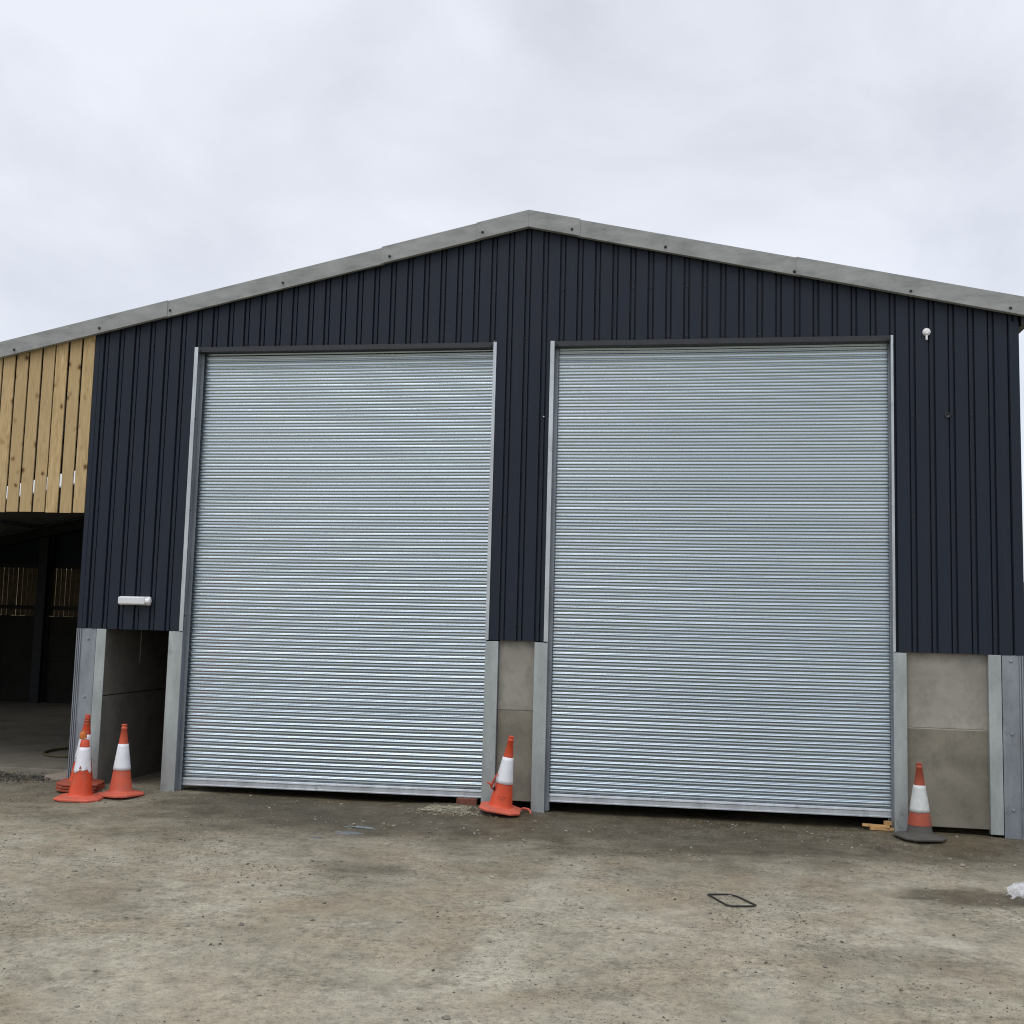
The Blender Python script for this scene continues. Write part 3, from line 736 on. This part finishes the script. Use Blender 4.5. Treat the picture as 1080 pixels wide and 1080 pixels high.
# ------------------------------------------------------------------ small things
wl = empty('wall_light', (-4.875, -.002, 2.105)); tag(wl, 'white oblong wall light near the foot of the dark cladding left of the left shutter', 'wall light')
m = MB(); m.box(-.185, .185, -.03, .004, -.048, .048); m.build('backplate', M_white, wl, bevel=.006)
m = MB(); m.box(-.178, .150, -.085, -.031, -.042, .044); m.build('diffuser', M_lens, wl, bevel=.014)
m = MB(); m.lathe([(.036, -.0), (.036, .045), (.022, .052)], 20, Matrix.Translation((.152, -.048, 0)) @ Matrix.Rotation(R(90), 4, 'Y')); m.build('end_cap', M_white, wl, bevel=.003)
for x in (-.16, -.06, .09): m = MB(); m.box(x-.006, x+.006, -.089, -.0855, -.041, -.034); m.build('clip', M_galv2, wl)
sn = empty('alarm_sensor', (3.685, 0, 5.05)); tag(sn, 'small round white sensor with stubby stem high on the cladding right of the right shutter', 'sensor')
RX = Matrix.Rotation(R(90), 4, 'X')
m = MB(); m.lathe([(.040, 0), (.040, .018), (.034, .030), (.018, .038)], 28, RX); m.build('dome', M_white, sn)
m = MB(); m.lathe([(.011, 0), (.012, .045), (.009, .055)], 16, Matrix.Translation((0, -.016, -.03)) @ Matrix.Rotation(R(180), 4, 'X')); m.build('stem', M_white, sn)
m = MB(); m.lathe([(.030, 0), (.030, .006), (.022, .009), (.020, .004), (.002, .004)], 24, Matrix.Translation((3.88, -.0025, 4.185)) @ RX); o = m.build('cable_gland', M_screw); tag(o, 'small black round plug on the dark cladding below and right of the white sensor', 'plug')
m = MB(); m.lathe([(.010, 0), (.010, .012), (.006, .016)], 12, Matrix.Translation((-.262, -.003, 4.19)) @ RX); o = m.build('bolt', M_trim); tag(o, 'tiny bright bolt on the dark cladding strip between the shutters', 'bolt')
# pull cord
pc = empty('pull_cord', (-5.08, .55, 0)); tag(pc, 'thin grey cord hanging in the dark gap beneath the left cladding', 'cord')
m = MB(); m.tube([(0, 0, 2.6), (.003, 0, 2.0), (0, 0, 1.40)], .004, 6); m.build('cord', mat_plain('grey_cord', (.22, .21, .19), .7), pc)
m = MB(); m.lathe([(.006, 1.40), (.014, 1.385), (.014, 1.36), (.006, 1.35)], 12); m.build('handle', M_dark, pc)
# rubber loop
m = MB(); hp = [(1.50, -3.10), (1.64, -3.06), (1.70, -3.10), (1.83, -3.32), (1.815, -3.345), (1.66, -3.40), (1.62, -3.37), (1.495, -3.125)]
def seg(pts, n=6):
    out = []
    for i in range(len(pts)):
        a, b = pts[i], pts[(i+1) % len(pts)]
        for j in range(n): t = j/n; out.append((a[0]+(b[0]-a[0])*t, a[1]+(b[1]-a[1])*t))
    return out
m.tube([(x, y, gz(x, y)+.009) for x, y in seg(hp)], .0062, 8, True)
o = m.build('rubber_seal', M_black); tag(o, 'thin black rubber loop lying six sided on the yard before the right shutter', 'rubber loop')
# hose on bay floor
m = MB(); m.tube([(-7.6+1.15*t, 2.75+.10*math.sin(t*3)+1.2*t*0, .055) for t in [i/12 for i in range(13)]] , .018, 8)
hp = []
for i in range(25):
    t = i/24; a = R(60) + t*R(240); hp.append((-6.95 + .42*math.cos(a), 2.55 + .55*math.sin(a), .055))
m = MB(); m.tube([(-5.9, 3.0, .055), (-6.4, 3.05, .055)] + hp + [(-6.4, 2.1, .055), (-5.9, 2.12, .055)], .018, 8)
o = m.build('hose', M_hose); tag(o, 'looped olive hose on the concrete floor of the open bay', 'hose')
# brick and offcuts
m = MB(); m.box(-.1075, .1075, -.05, .05, 0, .065); o = m.build('brick', M_brick, bevel=.004, at=(-1.0, .08, gz(-1.0, .08)-.004)); o.rotation_euler = (0, 0, R(4)); tag(o, 'red brick under the right end of the left shutter', 'brick')
for lab, x, y, z, rz, s in (('flat sawn timber offcut lying on the ground under the right shutter', 3.23, .085, .0, 4, (.12, .035, .013)), ('upper timber offcut wedged across the other beneath the right shutter', 3.17, .09, .027, -9, (.13, .028, .011)), ('small timber block standing against the right door post', 3.285, .10, .050, 20, (.030, .03, .018))):
    m = MB(); m.box(-s[0], s[0], -s[1], s[1], 0, s[2]*2)
    o = m.build('timber_offcut', M_timber, bevel=.002, at=(x, y, gz(x, y)*1 + z + .004)); o.rotation_euler = (0, 0, R(rz)); tag(o, lab, 'wood offcut', 'timber offcuts under the shutter')
# polythene
m = MB(); n = 60; cx, cy = 4.03, -2.50
for j in range(n+1):
    for i in range(n+1):
        u, v = i/n*2-1, j/n*2-1
        rr = 1 + .15*noise.noise(Vector((u*1.2, v*1.2, 4)))
        x = cx + u*.34*rr + .02*noise.noise(Vector((v*2, u*2, 1))); y = cy + v*.24*rr + .02*noise.noise(Vector((u*2, v*2, 7)))
        e = max(0, 1-max(abs(u), abs(v))**4)
        z = .13*abs(noise.noise(Vector((u*1.6, v*1.8, 2)))) + -.0 + .07*abs(noise.noise(Vector((u*4, v*4.5, 5)))) + .03*abs(noise.noise(Vector((u*9, v*9, 9))))
        m.v.append((x, y, gz(x, y) + .006 + z*e + .03*e))
for j in range(n):
    for i in range(n):
        u, v = (i+.5)/n*2-1, (j+.5)/n*2-1
        if (u*u+v*v)**.5 > .92 + .22*noise.noise(Vector((u*2.5, v*2.5, 3))): continue
        m.smooth.add(len(m.f)); b = j*(n+1)+i; m.f.append((b, b+1, b+n+2, b+n+1)); m.mi.append(0)
o = m.build('plastic_sheet', M_film, fix=False); tag(o, 'crumpled clear plastic sheet on damp ground at the right edge', 'plastic sheet')

# ------------------------------------------------------------------ world, sun, camera
w = bpy.data.worlds.new('World'); S.world = w; w.use_nodes = True; nt = w.node_tree; N = nt.nodes; Lk = nt.links
N.clear(); out = N.new('ShaderNodeOutputWorld')
EL, AZ = 52, 205
sky = N.new('ShaderNodeTexSky'); sky.sky_type = 'NISHITA'; sky.sun_disc = False; sky.sun_elevation = R(EL); sky.sun_rotation = R(AZ)
b1 = N.new('ShaderNodeBackground'); b1.inputs[1].default_value = .035; Lk.new(sky.outputs[0], b1.inputs[0])
tc = N.new('ShaderNodeTexCoord'); mp = N.new('ShaderNodeMapping'); mp.inputs['Scale'].default_value = (1, 1, 1.7); Lk.new(tc.outputs['Generated'], mp.inputs[0])
nz = N.new('ShaderNodeTexNoise'); nz.inputs['Scale'].default_value = 2.9; nz.inputs['Detail'].default_value = 7; nz.inputs['Roughness'].default_value = .52; nz.inputs['Distortion'].default_value = .3; Lk.new(mp.outputs[0], nz.inputs['Vector'])
cr = N.new('ShaderNodeValToRGB'); cr.color_ramp.elements[0].position = .34; cr.color_ramp.elements[0].color = (.61, .617, .655, 1); cr.color_ramp.elements[1].position = .62; cr.color_ramp.elements[1].color = (.80, .805, .842, 1); Lk.new(nz.outputs['Fac'], cr.inputs[0])
sp = N.new('ShaderNodeSeparateXYZ'); Lk.new(tc.outputs['Generated'], sp.inputs[0])
mr = N.new('ShaderNodeMapRange'); mr.inputs['From Min'].default_value = .55; mr.inputs['From Max'].default_value = 1; mr.inputs['To Min'].default_value = 1.0; mr.inputs['To Max'].default_value = 2.7; Lk.new(sp.outputs[2], mr.inputs[0])
b2 = N.new('ShaderNodeBackground'); Lk.new(cr.outputs[0], b2.inputs[0]); Lk.new(mr.outputs[0], b2.inputs[1])
ad = N.new('ShaderNodeAddShader'); Lk.new(b1.outputs[0], ad.inputs[0]); Lk.new(b2.outputs[0], ad.inputs[1]); Lk.new(ad.outputs[0], out.inputs[0])

sd = bpy.data.lights.new('sun', 'SUN'); sd.energy = .6; sd.angle = R(25); sd.color = (1, .97, .93)
so = bpy.data.objects.new('sun', sd); C.objects.link(so)
az = R(AZ); dirv = Vector((math.sin(az)*math.cos(R(EL)), math.cos(az)*math.cos(R(EL)), math.sin(R(EL))))
so.rotation_euler = dirv.to_track_quat('Z', 'Y').to_euler()

cam = bpy.data.cameras.new('camera'); co = bpy.data.objects.new('camera', cam); C.objects.link(co); S.camera = co
X0, D, H, ya, pi_, ro, FF = 1.41290733, 11.6008163, 1.97788642, .170459854, .0996473213, .0263278265, 1159.7374
f = Vector((-math.sin(ya)*math.cos(pi_), math.cos(ya)*math.cos(pi_), math.sin(pi_))); r = Vector((math.cos(ya), math.sin(ya), 0)); u = r.cross(f)
r2 = r*math.cos(ro) + u*math.sin(ro); u2 = -r*math.sin(ro) + u*math.cos(ro)
Mx = Matrix.Identity(4)
for i in range(3): Mx[i][0] = r2[i]; Mx[i][1] = u2[i]; Mx[i][2] = -f[i]
Mx.translation = Vector((X0, -D, H)); co.matrix_world = Mx
cam.sensor_width = 36; cam.sensor_fit = 'HORIZONTAL'; cam.lens = FF/1080*36; cam.clip_end = 3000; cam.clip_start = .05
S.view_settings.view_transform = 'Standard'; S.view_settings.look = 'None'; S.view_settings.gamma = 1; S.view_settings.exposure = 0
S.view_settings.use_curve_mapping = False
S.render.engine = 'CYCLES'
try: S.cycles.filter_width = 1.1
except Exception: pass
S.render.resolution_x = 1024; S.render.resolution_y = 1024
